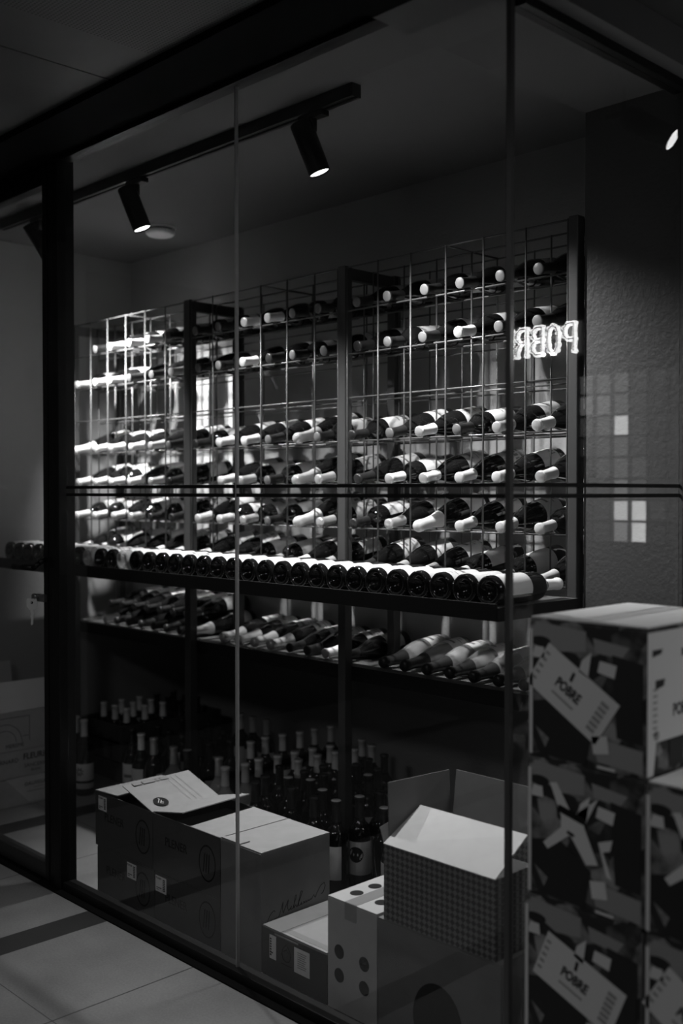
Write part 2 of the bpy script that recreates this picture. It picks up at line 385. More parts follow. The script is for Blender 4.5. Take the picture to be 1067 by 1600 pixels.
def capprof(kind):
    if kind in ('bordeaux', 'shelf'): return [(.0150, .236), (.0144, .262), (.0144, .290), (.0164, .2915), (.0166, .3005), (.0140, .3025), (.0, .3028)]
    if kind == 'burgundy': return [(.0168, .230), (.0150, .252), (.0146, .286), (.0165, .288), (.0166, .297), (.0140, .2985), (.0, .2988)]
    return [(.0262, .208), (.0190, .238), (.0172, .262), (.0168, .285), (.0185, .290), (.0185, .306), (.0150, .3125), (.0, .3135)]
RAD = {'shelf': .0378, 'bordeaux': .0378, 'burgundy': .041, 'champagne': .044}; LEN = {'bordeaux': .302, 'burgundy': .298, 'champagne': .313}
LABZ = {'shelf': (.020, .135), 'bordeaux': (.06, .165), 'burgundy': (.035, .12), 'champagne': (.03, .11)}
PROTO = {}
def mesh_of(name, mb, mats):
    me = bpy.data.meshes.new(name); bmesh.ops.recalc_face_normals(mb.bm, faces=mb.bm.faces); mb.bm.to_mesh(me); mb.bm.free()
    for m in mats: me.materials.append(m)
    return me
def label_mesh(kind, style):
    r0 = RAD[kind] + .0004; z0, z1 = LABZ[kind]; a = R(105)
    mb = MB().lathe([(r0, z0), (r0 + .0003, z0 + .0005), (r0 + .0003, z1 - .0005), (r0, z1)], 20, -a, a)
    nf = len(mb.bm.faces)
    if style in ('printed', 'dark_band'):            # ink marks printed on the paper
        rr = r0 + .0007
        def mark(za, zb, aa, ab):
            mb.lathe([(rr, za), (rr, zb)], 6, R(aa), R(ab))
        if style == 'printed':
            mark(z0 + .012, z0 + .016, -20, 20); mark(z0 + .026, z0 + .029, -34, 34); mark(z0 + .05, z0 + .062, -26, 26)
        else:
            mark(z0 + .01, z0 + .03, -60, 60); mark(z0 + .045, z0 + .05, -30, 30)
    mb.bm.faces.ensure_lookup_table()
    for f in mb.bm.faces[nf:]: f.material_index = 1
    return mb
def protos():
    for kd in RAD:
        PROTO[kd, 'dark'] = mesh_of('bottle_glass', MB().lathe(profs(kd), 28), [BOTTLE])
        PROTO[kd, 'clear'] = mesh_of('bottle_glass', MB().lathe(profs(kd), 28), [CLEARB])
        for st in ('plain', 'printed', 'dark_band'):
            for pn, pm in (('w', PAPER), ('g', PAPER2)):
                PROTO[kd, 'label', st, pn] = mesh_of('bottle_label', label_mesh(kd, st), [pm, INK2])
        for cn, cm, ct in (('W', CAPW, CAPW), ('G', CAPG, CAPL), ('L', CAPL, CAPL), ('D', CAPD, CAPD), ('P', CAPD, CAPT), ('T', CAPD, CAPB)):
            p = capprof(kd); mb = MB().lathe(p, 20); mb.bm.faces.ensure_lookup_table()
            zt = p[-1][1] - .004
            for f in mb.bm.faces:
                if f.calc_center_median().z > zt: f.material_index = 1
            PROTO[kd, 'cap', cn] = mesh_of('capsule', mb, [cm, ct])
protos()
CAPW_ = {'W': 'white', 'G': 'grey', 'L': 'silver', 'D': 'black', 'P': 'pale-tipped', 'T': 'pale-topped'}
CLAB = {}
def bottle(base, neckdir, kd, cap, glassk, label, group, style='plain', paper='w', roll=0, up=(0, 0, 1), nolabel=False, name='wine_bottle', s=1.0):
    z = Vector(neckdir).normalized(); x = Vector(up) - z * Vector(up).dot(z); x.normalize(); y = z.cross(x)
    Mx = Matrix((x, y, z)).transposed().to_4x4() @ Matrix.Rotation(roll, 4, 'Z') @ Matrix.Scale(s, 4); Mx.translation = base
    o = bpy.data.objects.new(name, None); o.empty_display_size = .03; C.objects.link(o)
    o.matrix_world = Mx; tag(o, label, 'bottle', group)
    b = bpy.data.objects.new('bottle_glass', PROTO[kd, glassk]); b.parent = o; C.objects.link(b)
    if not nolabel:
        l = bpy.data.objects.new('bottle_label', PROTO[kd, 'label', style, paper]); l.parent = o; C.objects.link(l)
    c = bpy.data.objects.new('capsule', PROTO[kd, 'cap', cap]); c.parent = o; C.objects.link(c)
    return o

# rack rows: one letter per cell, left to right (W white, L silver, G grey, P black with pale tip, D black, . empty)
ROWS = {0: {1: '.PWWWP', 2: 'WWWPPW', 4: 'WWWWLP', 5: 'WWWWLD', 6: 'WWWLDD', 7: 'WWWLWW'},
        1: {1: 'PPGGPP', 2: 'PPGDPP', 4: 'DWWPLP', 5: '.WLPLL', 6: 'WWLPWL', 7: 'GLPLGL'},
        2: {1: 'PPPPPP', 2: 'DPPGPP', 4: 'DPGPLG', 5: 'DGGWWG', 6: 'DLWWWW', 7: 'DLGWLW'}}
ROWN = {1: 'top', 2: 'second', 4: 'third', 5: 'fourth', 6: 'fifth', 7: 'lowest'}
SPECIAL = {(2, 6, 2): 'champagne', (1, 4, 4): 'champagne', (1, 5, 4): 'champagne', (1, 6, 4): 'champagne', (0, 4, 0): 'champagne'}
for bi, (cols, bn) in enumerate(BAYS):
    for kk, row in ROWS[bi].items():
        for ci, ch in enumerate(row):
            if ch == '.': continue
            kd = SPECIAL.get((bi, kk, ci)) or random.choice(['bordeaux', 'burgundy', 'burgundy'])
            cx = (cols[ci] + cols[ci + 1]) / 2 + random.uniform(-.008, .008)
            rd = RAD[kd]; yaw = random.uniform(-.035, .035)
            sl = (rd + .0 - .0170) / .13
            zmid = zk(kk) + .0032 + rd * math.sqrt(1 + sl * sl)
            ybase = 2.677 - random.uniform(0, .008)
            zb = zmid + sl * (ybase - 2.533)
            clear = (bi, kk, ci) in {(2, 5, 4), (1, 5, 4), (1, 7, 3), (0, 7, 3)} and False
            lab = '%s bottle with %s cap, %s from left, %s row, %s of rack' % (
                {'bordeaux': 'dark straight', 'burgundy': 'dark sloping', 'champagne': 'stout sparkling'}[kd], CAPW_[ch], ordw(ci + 1), ROWN[kk], bn)
            bottle((cx, ybase, zb), (yaw, -1, -sl), kd, ch, 'dark', lab, 'bottles lying in the wire rack',
                   style=random.choice(['plain', 'printed', 'dark_band', 'printed']), paper=random.choice('wwg'), roll=random.uniform(-.5, .5))

# display shelf: a row lying with their bases outward
n = 33; x = -1.612
for i in range(n):
    kd = 'shelf'; clear = i in (21, 24)
    kdd = 'burgundy' if clear else kd
    xx = x - .0775 * i - (.004 if clear else 0)
    if xx < -4.15: break
    cap = random.choice('DDWG')
    lab = '%s bottle lying base outward on display shelf, %s from the right end' % ('clear glass' if clear else 'dark wine', ordw(i + 1))
    s_ = .92 if clear else 1
    bottle((xx, 2.066, .990 + RAD[kdd] * s_ + .0003), (random.uniform(-.01, .01), 1, 0), kdd, cap, 'clear' if clear else 'dark', lab, 'bottles along the display shelf',
           style=random.choice(['plain', 'plain', 'printed']), paper='w', roll=random.uniform(-.35, .25), s=s_)

# lower shelf: necks outward
i = 0; x = -1.705; LOWX = []
while x > -4.16:
    for a, b in PX:
        if a - .05 < x < b + .05: x = a - .052
    if x < -4.12: break
    clear = x > -2.42
    kd = 'champagne' if clear or -3.4 < x < -2.9 else 'burgundy'
    cap = 'D' if clear else ('L' if -3.4 < x < -2.9 else random.choice('DDG'))
    sl = .075; z = .7008 + RAD[kd] * math.sqrt(1 + sl * sl) + sl * .004
    i += 1; LOWX.append(x)
    lab = '%s bottle with %s foil neck lying on lower shelf, %s from the right' % ('clear glass' if clear else 'dark', CAPW_[cap], ordw(i))
    bottle((x, 2.775, z), (-.0, -1, -sl), kd, cap, 'clear' if clear else 'dark', lab, 'bottles lying on the lower shelf', style='printed', paper='w', roll=random.uniform(-.4, .4))
    x -= .092
k_ = 0; L_ = [v for v in LOWX if v < -3.38]
for a, b in zip(L_, L_[1:]):
    if a - b > .095: continue
    k_ += 1; kd = 'burgundy'; zb = .7008 + .041 * 1.0028 + .0003
    lab = 'dark wine bottle stacked on the lower shelf pile at left, %s from the right' % ordw(k_)
    bottle(((a + b) / 2, 2.775, zb + math.sqrt(.0822 ** 2 - ((a - b) / 2) ** 2)), (0, -1, -.075), kd, 'D', 'dark', lab, 'bottles stacked on the lower shelf pile', style='plain', paper='w', roll=.1)

# ------------------------------------------------------------------ standing bottles on the floor
STAND = [(205,1140,'D'),(219.5,1147,'G'),(239,1154,'L'),(246,1135,'D'),(263,1143,'D'),(282,1168,'LC'),(297,1168,'T'),(309,1162,'D'),(322,1157,'D'),
 (333,1153,'D'),(341,1185,'LC'),(352.5,1200,'WC'),(381,1195,'WC'),(389.5,1159.5,'G'),(360,1158,'D'),(375,1116,'G'),(395,1121,'G'),(284,1124,'D'),
 (294,1137,'D'),(325,1130,'D'),(344,1148,'D'),(415,1125,'G'),(414.5,1152.5,'G'),(442,1148,'G'),(468,1144,'G'),(491,1139,'G'),(516.5,1135,'G'),
 (434,1181,'G'),(406.6,1186,'G'),(460,1175.6,'G'),(465.7,1188,'G'),(487.6,1170.5,'G'),(496,1180,'G'),(513.5,1166,'G'),(524,1175,'G'),(566,1156,'G'),
 (554,1170.5,'G'),(581,1165,'G'),(445.4,1216,'T'),(436.5,1198,'D'),(476,1206,'D'),(481,1219,'T'),(506.5,1211,'D'),(506,1198,'D'),(532,1204,'T'),
 (557,1195,'D'),(576,1187,'D'),(577,1211,'T'),(521,1232,'T'),(523,1252,'T'),(562,1246,'T!'),(594.5,1239,'D'),(601,1264,'T'),(615.5,1277,'T'),
 (601,1180,'D'),(589,1204,'D'),(420,1215,'D'),(455,1232,'D'),(495,1245,'D'),(540,1222,'D'),(400,1222,'D')]
P = []
for px, py, c in STAND:
    x, y = ray(px, py, CAMZ - .302); P.append([x, min(y, 3.10), c, px, py])
P = [p for p in P if p[0] > -4.2]
for it in range(300):
    for a in range(len(P)):
        for b in range(a):
            dx, dy = P[a][0] - P[b][0], P[a][1] - P[b][1]; d = math.hypot(dx, dy) or 1e-4
            if d < .082:
                q = (.0825 - d) / 2 / d; P[a][0] += dx * q; P[a][1] += dy * q; P[b][0] -= dx * q; P[b][1] -= dy * q
    for p in P:
        p[1] = max(2.09, min(3.12, p[1]))
        if p[0] < -3.91 and p[1] > 2.44: p[0] = -3.91
        if p[0] > -1.64 and p[1] > 2.35: p[0] = -1.64
        for a, b in PX:
            if abs(p[0] - (a + b) / 2) < .06 and abs(p[1] - 2.42) < .062: p[1] = 2.42 + (.062 if p[1] > 2.42 else -.062)
rows = {}
for p in P: rows.setdefault(int((p[1] - 2.05) / .13), []).append(p)
RN = ['nearest', 'second', 'third', 'fourth', 'fifth', 'sixth', 'seventh', 'eighth', 'ninth']
for ri, key in enumerate(sorted(rows)):
    for j, p in enumerate(sorted(rows[key], key=lambda p: p[0])):
        c = p[2][0]; clear = 'C' in p[2]; circ = '!' in p[2]
        kd = 'bordeaux'
        lab = '%s wine bottle with %s cap standing on floor, %s from left in %s row' % ('clear' if clear else 'dark', CAPW_[c], ordw(j + 1), RN[ri])
        if circ: lab = 'dark wine bottle standing on floor, white label with large black dot'
        o = bottle((p[0], p[1], .0003), (0, 0, 1), kd, c, 'clear' if clear else 'dark', lab, 'wine bottles standing on the floor', style='plain' if circ else 'printed',
                   paper='w' if (circ or clear or random.random() < .3) else 'g', up=(.717, -.697, 0), roll=-.35 if circ else random.uniform(-2.8, 2.8))
        if circ:
            mb = MB().lathe([(.0388, .11 + .02 * 0), (.0388, .1101)], 4, 0, .1)
            mb.bm.clear()
            N = 20; r0 = .0388; cc = mb.bm.verts.new((r0, 0, .125)); ring = []
            for i in range(N):
                a = 2 * math.pi * i / N; th = .65 * math.cos(a); ring.append(mb.bm.verts.new((r0 * math.cos(th), r0 * math.sin(th), .125 + .025 * math.sin(a))))
            mid = []
            for i in range(N):
                a = 2 * math.pi * i / N; th = .33 * math.cos(a); mid.append(mb.bm.verts.new((r0 * math.cos(th), r0 * math.sin(th), .125 + .0125 * math.sin(a))))
            for i in range(N):
                j2 = (i + 1) % N; mb.bm.faces.new((cc, mid[i], mid[j2])); mb.bm.faces.new((mid[i], ring[i], ring[j2], mid[j2]))
            mb.build('printed_dot', INK, o, world=False)
# flower label bottles at the left
fx, fy = ray(130, 1243, CAMZ)
ob = bottle((fx, fy, .0003), (0, 0, 1), 'bordeaux', 'W', 'dark', 'dark wine bottle with white cap and flower label beside the door post', 'wine bottles standing on the floor',
            up=(.717, -.697, 0), roll=-.2, nolabel=True, s=1.04)
r0 = .0384
MB().lathe([(r0 - .0003, .062), (r0, .0625), (r0, .1295), (r0 - .0003, .13)], 24, R(-110), R(110)).build('bottle_label', PAPER, ob, world=False)
MB().lathe([(r0, .030), (r0, .052)], 24, R(-110), R(110)).build('lower_label', PAPER2, ob, world=False)
pt = MB()
for i in range(8):
    a = 2 * math.pi * i / 8 + .3
    for t0, t1, wd in ((.006, .022, .0032),):
        pts = []
        for (t, sgn) in ((.003, 0), (.012, 1), (.021, 0), (.012, -1)):
            yy = math.cos(a) * t - math.sin(a) * wd * sgn; zz = math.sin(a) * t + math.cos(a) * wd * sgn
            th = (yy - .004) / r0; pts.append(((r0 + .0006) * math.cos(th), (r0 + .0006) * math.sin(th), .098 + zz))
        pt.bm.faces.new([pt.bm.verts.new(q) for q in pts])
pt.build('printed_flower', INK, ob, world=False)
bottle((fx - .085, fy + .01, .0003), (0, 0, 1), 'bordeaux', 'W', 'dark', 'dark bottle with white cap almost hidden by the door post', 'wine bottles standing on the floor', up=(.717, -.697, 0), s=1.04)

# wooden crate of bottles
cr = thing('wooden_crate', 'dark slatted wooden crate of bottles in the far left corner', 'crate', (-4.12, 2.78, 0))
cx0, cx1, cy0, cy1 = -4.30, -3.96, 2.52, 3.06
for z in (.01, .095, .18):
    for b in ((cx0, cx1, cy0, cy0 + .010), (cx0, cx1, cy1 - .010, cy1), (cx1 - .010, cx1, cy0 + .011, cy1 - .011), (cx0, cx0 + .010, cy0 + .011, cy1 - .011)):
        MB().box(b[0], b[1], b[2], b[3], z, z + .07).build('slat', WOOD, cr, bevel=.001)
MB().box(cx0 + .011, cx1 - .011, cy0 + .011, cy1 - .011, .0005, .012).build('bottom', WOOD, cr)
for a in (cx0 + .0105, cx1 - .0305):
    for b in (cy0 + .0105, cy1 - .0305): MB().box(a, a + .02, b, b + .02, .013, .25).build('corner_block', WOOD, cr)
k_ = 0
for i in range(3):
    for j in range(5):
        x = cx0 + .075 + i * .094; y = cy0 + .075 + j * .096
        k_ += 1
        lab = 'dark bottle with %s cap in the wooden crate, %s column, %s from the front' % ('grey' if j < 3 else 'black', ['left', 'middle', 'right'][i], ordw(j + 1))
        bottle((x, y, .0125), (0, 0, 1), 'bordeaux', 'G' if j < 3 else 'P', 'dark', lab, 'bottles standing in the crate', up=(.717, -.697, 0), nolabel=True)

# ------------------------------------------------------------------ cartons
CT = .004
def carton(name, label, x0, x1, y0, y1, z0, z1, m, group=None, open_top=False, top=None, cat='carton'):
    t = thing(name, label, cat, ((x0 + x1) / 2, (y0 + y1) / 2, z0), group); t['_'] = 0; del t['_']
    if open_top:
        mb = MB()
        mb.box(x0, x1, y0, y1, z0, z0 + CT)
        mb.box(x0, x1, y0, y0 + CT, z0 + CT, z1).box(x0, x1, y1 - CT, y1, z0 + CT, z1)
        mb.box(x0, x0 + CT, y0 + CT, y1 - CT, z0 + CT, z1).box(x1 - CT, x1, y0 + CT, y1 - CT, z0 + CT, z1)
        mb.build('body', m, t, bevel=.0008)
    else:
        MB().box(x0, x1, y0, y1, z0, z1 - CT).build('body', m, t, bevel=.0015)
        if top:
            for a, b in top: MB().box(a, b, y0 + .001, y1 - .001, z1 - CT + .0002, z1).build('flap', CARD_T if m is not CARD_W else CARD_W, t, bevel=.0006)
        else: MB().box(x0 + .0005, x1 - .0005, y0 + .0005, y1 - .0005, z1 - CT + .0002, z1).build('lid', m, t, bevel=.001)
    return t
def sticker(t, x, y, z, w_, h_, f=face_y, barcode='right', title=None):
    M_ = f(x, y, z); st = MB().poly(M_, [(-w_/2, -h_/2), (w_/2, -h_/2), (w_/2, h_/2), (-w_/2, h_/2)], .0006).build('sticker', PAPER, t)
    M2 = M_ @ Matrix.Translation((0, 0, .0007)); mb = MB()
    bx = w_ * .28 if barcode == 'right' else -w_ * .3
    if barcode != 'none':
        for q in range(7):
            zz = -h_ * .36 + q * h_ * .11
            mb.poly(M2, [(bx - w_*.11, zz), (bx + w_*.11, zz), (bx + w_*.11, zz + h_*.07), (bx - w_*.11, zz + h_*.07)], .0003)
        mb.poly(M2, [(-w_*.42, -h_*.26), (w_*.05, -h_*.26), (w_*.05, -h_*.21), (-w_*.42, -h_*.21)], .0003)
        mb.poly(M2, [(-w_*.42, -h_*.37), (-w_*.2, -h_*.37), (-w_*.2, -h_*.33), (-w_*.42, -h_*.33)], .0003)
    else:
        for q in range(8):
            zz = h_ * .32 - q * h_ * .085; a = w_ * (.3 - .05 * (q % 3))
            mb.poly(M2, [(-w_*.28, zz), (a, zz), (a, zz + h_*.03), (-w_*.28, zz + h_*.03)], .0003)
    if title: mb.text(title, h_ * .17, M2 @ Matrix.Translation((-w_ * .2, h_ * .35, 0)), ext=.0002)
    mb.build('print', INK2 if barcode == 'none' else INK, st); return st

PR = mat('brown_print', .005, .9, spec=.05)
F = 1.79; B = 2.04; Z2 = .317; Z1 = .146
def plener(t, x0, x1, z0, z1, tx, tz, ring):
    M_ = face_y(tx, F - .0002, tz); mb = MB().text('PLENER', .036, M_, sx=.9, ext=.0003)
    mb.build('lettering', PR, t)
    M_ = face_y(ring, F - .0004, (z0 + z1) / 2); mb = MB(); N = 26
    for i in range(N):
        a, b = 2*math.pi*i/N, 2*math.pi*(i+1)/N; ro, ri = .052, .047
        mb.poly(M_, [(ro*.75*math.cos(a), ro*math.sin(a)), (ro*.75*math.cos(b), ro*math.sin(b)), (ri*.75*math.cos(b), ri*math.sin(b)), (ri*.75*math.cos(a), ri*math.sin(a))], .0003)
    for i in range(3):
        mb.poly(M_, [(-.02 + i*.012, -.025), (-.016 + i*.012, -.028), (-.008 + i*.01, .028), (-.013 + i*.01, .026)], .0003)
    mb.build('emblem', PR, t)
ca = carton('carton', 'dark carton with raised printed flap, top left of the row by the glass', -2.968, -2.649, F, B, Z1 + .001, Z2, CARD_D, 'stacked dark cartons by the glass', open_top=True)
cb = carton('carton', 'dark carton with gaping top, middle of the row by the glass', -2.646, -2.322, F, B, Z1 + .001, Z2, CARD_D, 'stacked dark cartons by the glass', open_top=True)
cc = carton('carton', 'dark carton under the one with the raised printed flap', -2.958, -2.640, F, B, .001, Z1, CARD_D, 'stacked dark cartons by the glass')
cdn = carton('carton', 'dark carton under the gaping middle carton', -2.637, -2.322, F, B, .001, Z1, CARD_D, 'stacked dark cartons by the glass')
plener(ca, 0, 0, Z1, Z2, -2.86, .245, -2.70); plener(cb, 0, 0, Z1, Z2, -2.53, .245, -2.38)
plener(cc, 0, 0, 0, Z1, -2.85, .08, -2.70); plener(cdn, 0, 0, 0, Z1, -2.53, .08, -2.38)
sticker(ca, -2.925, F - .0002, .285, .048, .045, title='PLENER')
sticker(cc, -2.76, F - .0002, .112, .05, .047, title='PLENER')
sticker(cdn, -2.605, F - .0002, .112, .055, .047, title='PLENER')
# flaps (carton a)
MB().slab([(-2.968, F, Z2 + .001), (-2.84, F, Z2 + .008), (-2.84, B, Z2 + .014), (-2.968, B, Z2 + .001)], .003).build('flap', CARD_T, ca)
fa = MB().slab([(-2.652, F + .001, Z2 + .001), (-2.652, B, Z2 + .001), (-2.812, B, Z2 + .050), (-2.812, F + .001, Z2 + .047)], -.003).build('printed_flap', CARD_T, ca)
ax = Vector((-.16, 0, .046)).normalized(); nrm = Vector((.046, 0, .16)).normalized()
def onflap(s_, y): return Vector((-2.652, 0, Z2 + .001)) + ax * s_ + Vector((0, y, 0)) + nrm * .0036
Mf = Matrix((Vector((0, 1, 0)), -ax, nrm)).transposed().to_4x4()
mm = Mf.copy(); mm.translation = onflap(.035, F + .055)
MB().disc(mm, .024, .024, .0003).build('round_print', INK, fa)
mm2 = mm.copy(); mm2.translation += nrm * .0005
MB().text('JF', .028, mm2 @ Matrix.Rotation(R(40), 4, 'Z'), ext=.0002).build('round_lettering', CARD_W, fa)
mb = MB(); mm = Mf.copy()
for (sa, sb, ya, yb) in ((.146, .164, .03, .06), (.146, .164, .065, .11), (.146, .164, .115, .125), (.146, .164, .13, .16)):
    M0 = Mf.copy(); M0.translation = onflap(0, F); mb.poly(M0, [(ya, -sb), (yb, -sb), (yb, -sa), (ya, -sa)], .0003)
for i in range(3): mb.poly(M0, [(.15 + .02 * i, -.16), (.151 + .02 * i, -.16), (.151 + .02 * i, -.01), (.15 + .02 * i, -.01)], .0003)
mb.build('print', INK2, fa)
# flaps (carton b)
MB().slab([(-2.644, F + .002, Z2 + .001), (-2.50, F + .002, Z2 + .028), (-2.50, B, Z2 + .034), (-2.644, B, Z2 + .001)], .003).build('flap', CARD_T, cb)
MB().slab([(-2.324, F + .002, Z2 + .001), (-2.324, B, Z2 + .001), (-2.478, B, Z2 + .001), (-2.478, F + .002, Z2 - .006)], -.003).build('flap', CARD_T, cb)
MB().box(-2.60, -2.36, F + .01, B - .01, Z2 - .03, Z2 - .026).build('inner_card', CARD_D, cb)
# carton c (plain tall) with handwriting-like script on its side
c3 = carton('carton', 'plain grey carton with script lettering on its side, end of the dark row', -2.319, -2.146, F, B, .001, Z2 + .001, CARD_G, top=[(-2.319, -2.146)])
MB().slab([(-2.315, F + .001, Z2 + .0015), (-2.235, F + .001, Z2 + .0015), (-2.235, F + .035, Z2 + .0015), (-2.315, F + .012, Z2 + .0015)], .003).build('tucked_flap', CARD_T, c3)
def squig(strokes, M_, r_):
    mb = MB()
    for st in strokes:
        pts = [M_ @ Vector((a, b, 0)) for a, b in st]; mb.path(pts, r_, 5)
    return mb
S = [[(-.115,-.030),(-.108,-.012),(-.098,.000),(-.088,.004),(-.086,-.002)], [(-.120,-.030),(-.09,-.026),(-.07,-.022)],
     [(-.072,-.022),(-.062,.004),(-.056,.022),(-.058,.000),(-.056,-.016)], [(-.056,-.016),(-.044,.008),(-.036,.024),(-.040,.0),(-.036,-.014),(-.030,-.010)],
     [(-.030,-.010),(-.024,-.002),(-.028,-.012),(-.020,-.012)], [(-.020,-.012),(-.008,.018),(-.004,.030),(-.010,.030),(-.016,-.012),(-.008,-.002),(-.004,-.012)],
     [(-.004,-.012),(.008,.012),(.018,.036),(.012,.038),(.004,.010),(.002,-.010),(.010,-.008)], [(.010,-.008),(.016,.0),(.012,-.008),(.020,-.008),(.024,.0),(.026,-.008),(.032,.0),(.034,-.008),(.040,.0),(.042,-.006),(.050,.0),(.052,-.004)],
     [(.052,-.004),(.062,.010),(.068,-.002),(.074,.012),(.090,.034),(.104,.040),(.108,.028),(.100,.008),(.092,.004)]]
squig(S, face_x(-2.1456, 1.920, .150) @ Matrix.Diagonal((.95, .8, 1, 1)), .0008).build('script_lettering', PR, c3)
# small dark carton with two stickers
c4 = carton('carton', 'low dark carton with two white stickers between grey and white cartons', -2.142, -1.893, F, B, .001, .131, CARD_D, top=[(-2.140, -2.068), (-2.066, -1.895)])
sticker(c4, -2.098, F - .0002, .083, .026, .062, barcode='left'); sticker(c4, -1.985, F - .0002, .078, .058, .064, barcode='none')
squig([[(-.018,.0),(-.012,.016),(0,.026),(.012,.016),(.018,0),(.012,-.014),(0,-.018),(-.012,-.014),(-.018,0)], [(-.012,.006),(0,.014),(.012,.006)], [(-.02,-.026),(.02,-.026)]], face_y(-2.045, F, .078), .0009).build('emblem', PR, c4)
MB().box(-2.066, -1.897, F + .01, F + .03, .1312, .1316).box(-2.09, -2.0, F - .0008, F - .0002, .118, .122).build('tape', TAPE, c4)
# white carton with black dots
c5 = carton('carton', 'white carton printed with black dots on front and top', -1.890, -1.722, F, B, .001, .277, CARD_W)
mb = MB()
for dx in (-.043, .042):
    for z in (.149, .091): mb.disc(face_y(-1.806 + dx, F - .0002, z + (.0 if dx < 0 else -.004)), .0165, .0175, .0006)
for dx in (-.043, .042):
    for dy in (.06, .125, .19): mb.disc(Matrix.Translation((-1.806 + dx, F + dy, .2772)), .0165, .0175, .0005)
mb.build('printed_dots', INK, c5)
MB().box(-1.83, -1.79, F - .0007, F - .0001, .235, .276).build('tape', TAPE, c5)
MB().box(-1.83, -1.79, F, B, .2772, .2776).build('tape', TAPE, c5)
# grey carton with a big black disc
c6 = carton('carton', 'large grey carton with a big black disc, beneath the patterned open box', -1.719, -1.360, F, B, .001, .272, CARD_G)
mb = MB().disc(face_y(-1.535, F - .0002, .085), .072, .088, .0006, 40); mb.build('printed_disc', INK, c6)
mb = MB().text('D·WINES', .022, face_y(-1.60, F - .0012, .030), ext=.0003); mb.build('lettering', INK2, c6)
# patterned box, open
x0, x1, z0, z1 = -1.70, -1.374, .273, .448
c7 = carton('carton', 'open box with small dark geometric pattern standing on the grey carton', x0, x1, F, B, z0, z1, WEAVE, open_top=True)
MB().slab([(x0, F, z1 + .0005), (x1, F, z1 + .0005), (x1, F + .115, z1 + .070), (x0 + .004, F + .125, z1 + .066)], .003).build('front_flap', CARD_W, c7)
MB().slab([(x0 + .002, B - .001, z1 + .0005), (x1, B - .001, z1 + .0005), (x1 + .01, B + .014, z1 + .128), (x0 + .002, B + .014, z1 + .128)], .003).build('back_flap', CARD_G, c7)
MB().slab([(x0, B - .006, z1 + .0005), (x0, F + .02, z1 + .0005), (x0 - .018, F + .035, z1 + .135), (x0 - .006, B - .006, z1 + .130)], .003).build('side_flap', CARD_G, c7)
MB().slab([(x0 - .001, F + .002, z1 + .0005), (x0 - .001, F + .075, z1 + .0005), (x0 - .022, F + .068, z1 + .045), (x0 - .018, F + .004, z1 + .035)], .002).build('corner_flap', CARD_G, c7)
MB().box(x0 + .006, x1 - .006, F + .006, B - .006, z1 - .05, z1 - .045).build('inner_tray', CARD_D, c7)

# cartons against the left wall, seen through the door
g = 'flat cartons piled by the left wall'
XF = -3.976
q1 = carton('carton', 'flat carton lettered DAUVISSAT, bottom of the pile behind the door', -4.30, XF, 1.82, 2.20, .001, .118, CARD_L, g, cat='carton')
MB().poly(face_x(XF + .0002, 2.09, .06), [(-.10, .056), (.108, .056), (.108, -.050), (.0, -.050)], .0006).build('white_label', PAPER, q1)
MB().text('DAUVISSAT', .021, face_x(XF + .001, 2.125, .083), ext=.0003).box(XF + .001, XF + .0014, 2.08, 2.19, .052, .0535).box(XF + .001, XF + .0014, 2.11, 2.17, .066, .067).build('lettering', INK, q1)
q2 = carton('carton', 'flat carton lettered BERNARD FLEURIET, middle of the pile behind the door', -4.295, XF + .004, 1.80, 2.205, .119, .226, CARD_L, g)
MB().text('FLEURIET', .034, face_x(XF + .0042, 2.128, .197), sx=.92, ext=.0003, offset=.0006).text('BERNARD', .024, face_x(XF + .0042, 1.99, .188), ext=.0003).build('lettering', INK, q2)
MB().text('SANCERRE', .022, face_x(XF + .0042, 2.12, .160), ext=.0003).text('BLANC', .014, face_x(XF + .0042, 2.12, .140), ext=.0003).build('small_lettering', PR2, q2)
q3 = carton('carton', 'tall carton with arch drawing and pale lid band, top of the pile behind door', -4.298, XF, 1.80, 2.20, .228, .385, CARD_L, g, open_top=True)
mb = MB()
Mq = face_x(XF + .0002, 1.985, .262)
for rr in (.05, .075):
    N = 14
    for i in range(N):
        a, b = math.pi*i/N, math.pi*(i+1)/N
        mb.poly(Mq, [(rr*math.cos(a), rr*math.sin(a)), ((rr+.002)*math.cos(a), (rr+.002)*math.sin(a)), ((rr+.002)*math.cos(b), (rr+.002)*math.sin(b)), (rr*math.cos(b), rr*math.sin(b))], .0004)
for (a, b, c_, d_) in ((-.11, .11, .10, .102), (.108, .11, .0, .10), (-.11, -.108, 0, .10), (.08, .11, .02, .022)): mb.poly(Mq, [(a, c_), (b, c_), (b, d_), (a, d_)], .0004)
mb.text('MEREME', .022, face_x(XF + .0002, 2.03, .248), ext=.0003).build('arch_print', INK, q3)
MB().slab([(XF, 1.80, .386), (XF, 2.20, .386), (XF - .05, 2.20, .500), (XF - .05, 1.80, .500)], .003).build('flap', CARD_K, q3)
MB().slab([(XF - .28, 1.80, .386), (XF - .28, 2.17, .386), (XF - .30, 2.16, .545), (XF - .30, 1.80, .545)], .003).build('back_flap', CARD_L, q3)
MB().box(XF - .0215, XF - .021, 1.96, 2.09, .440, .4415).build('print', INK, q3)

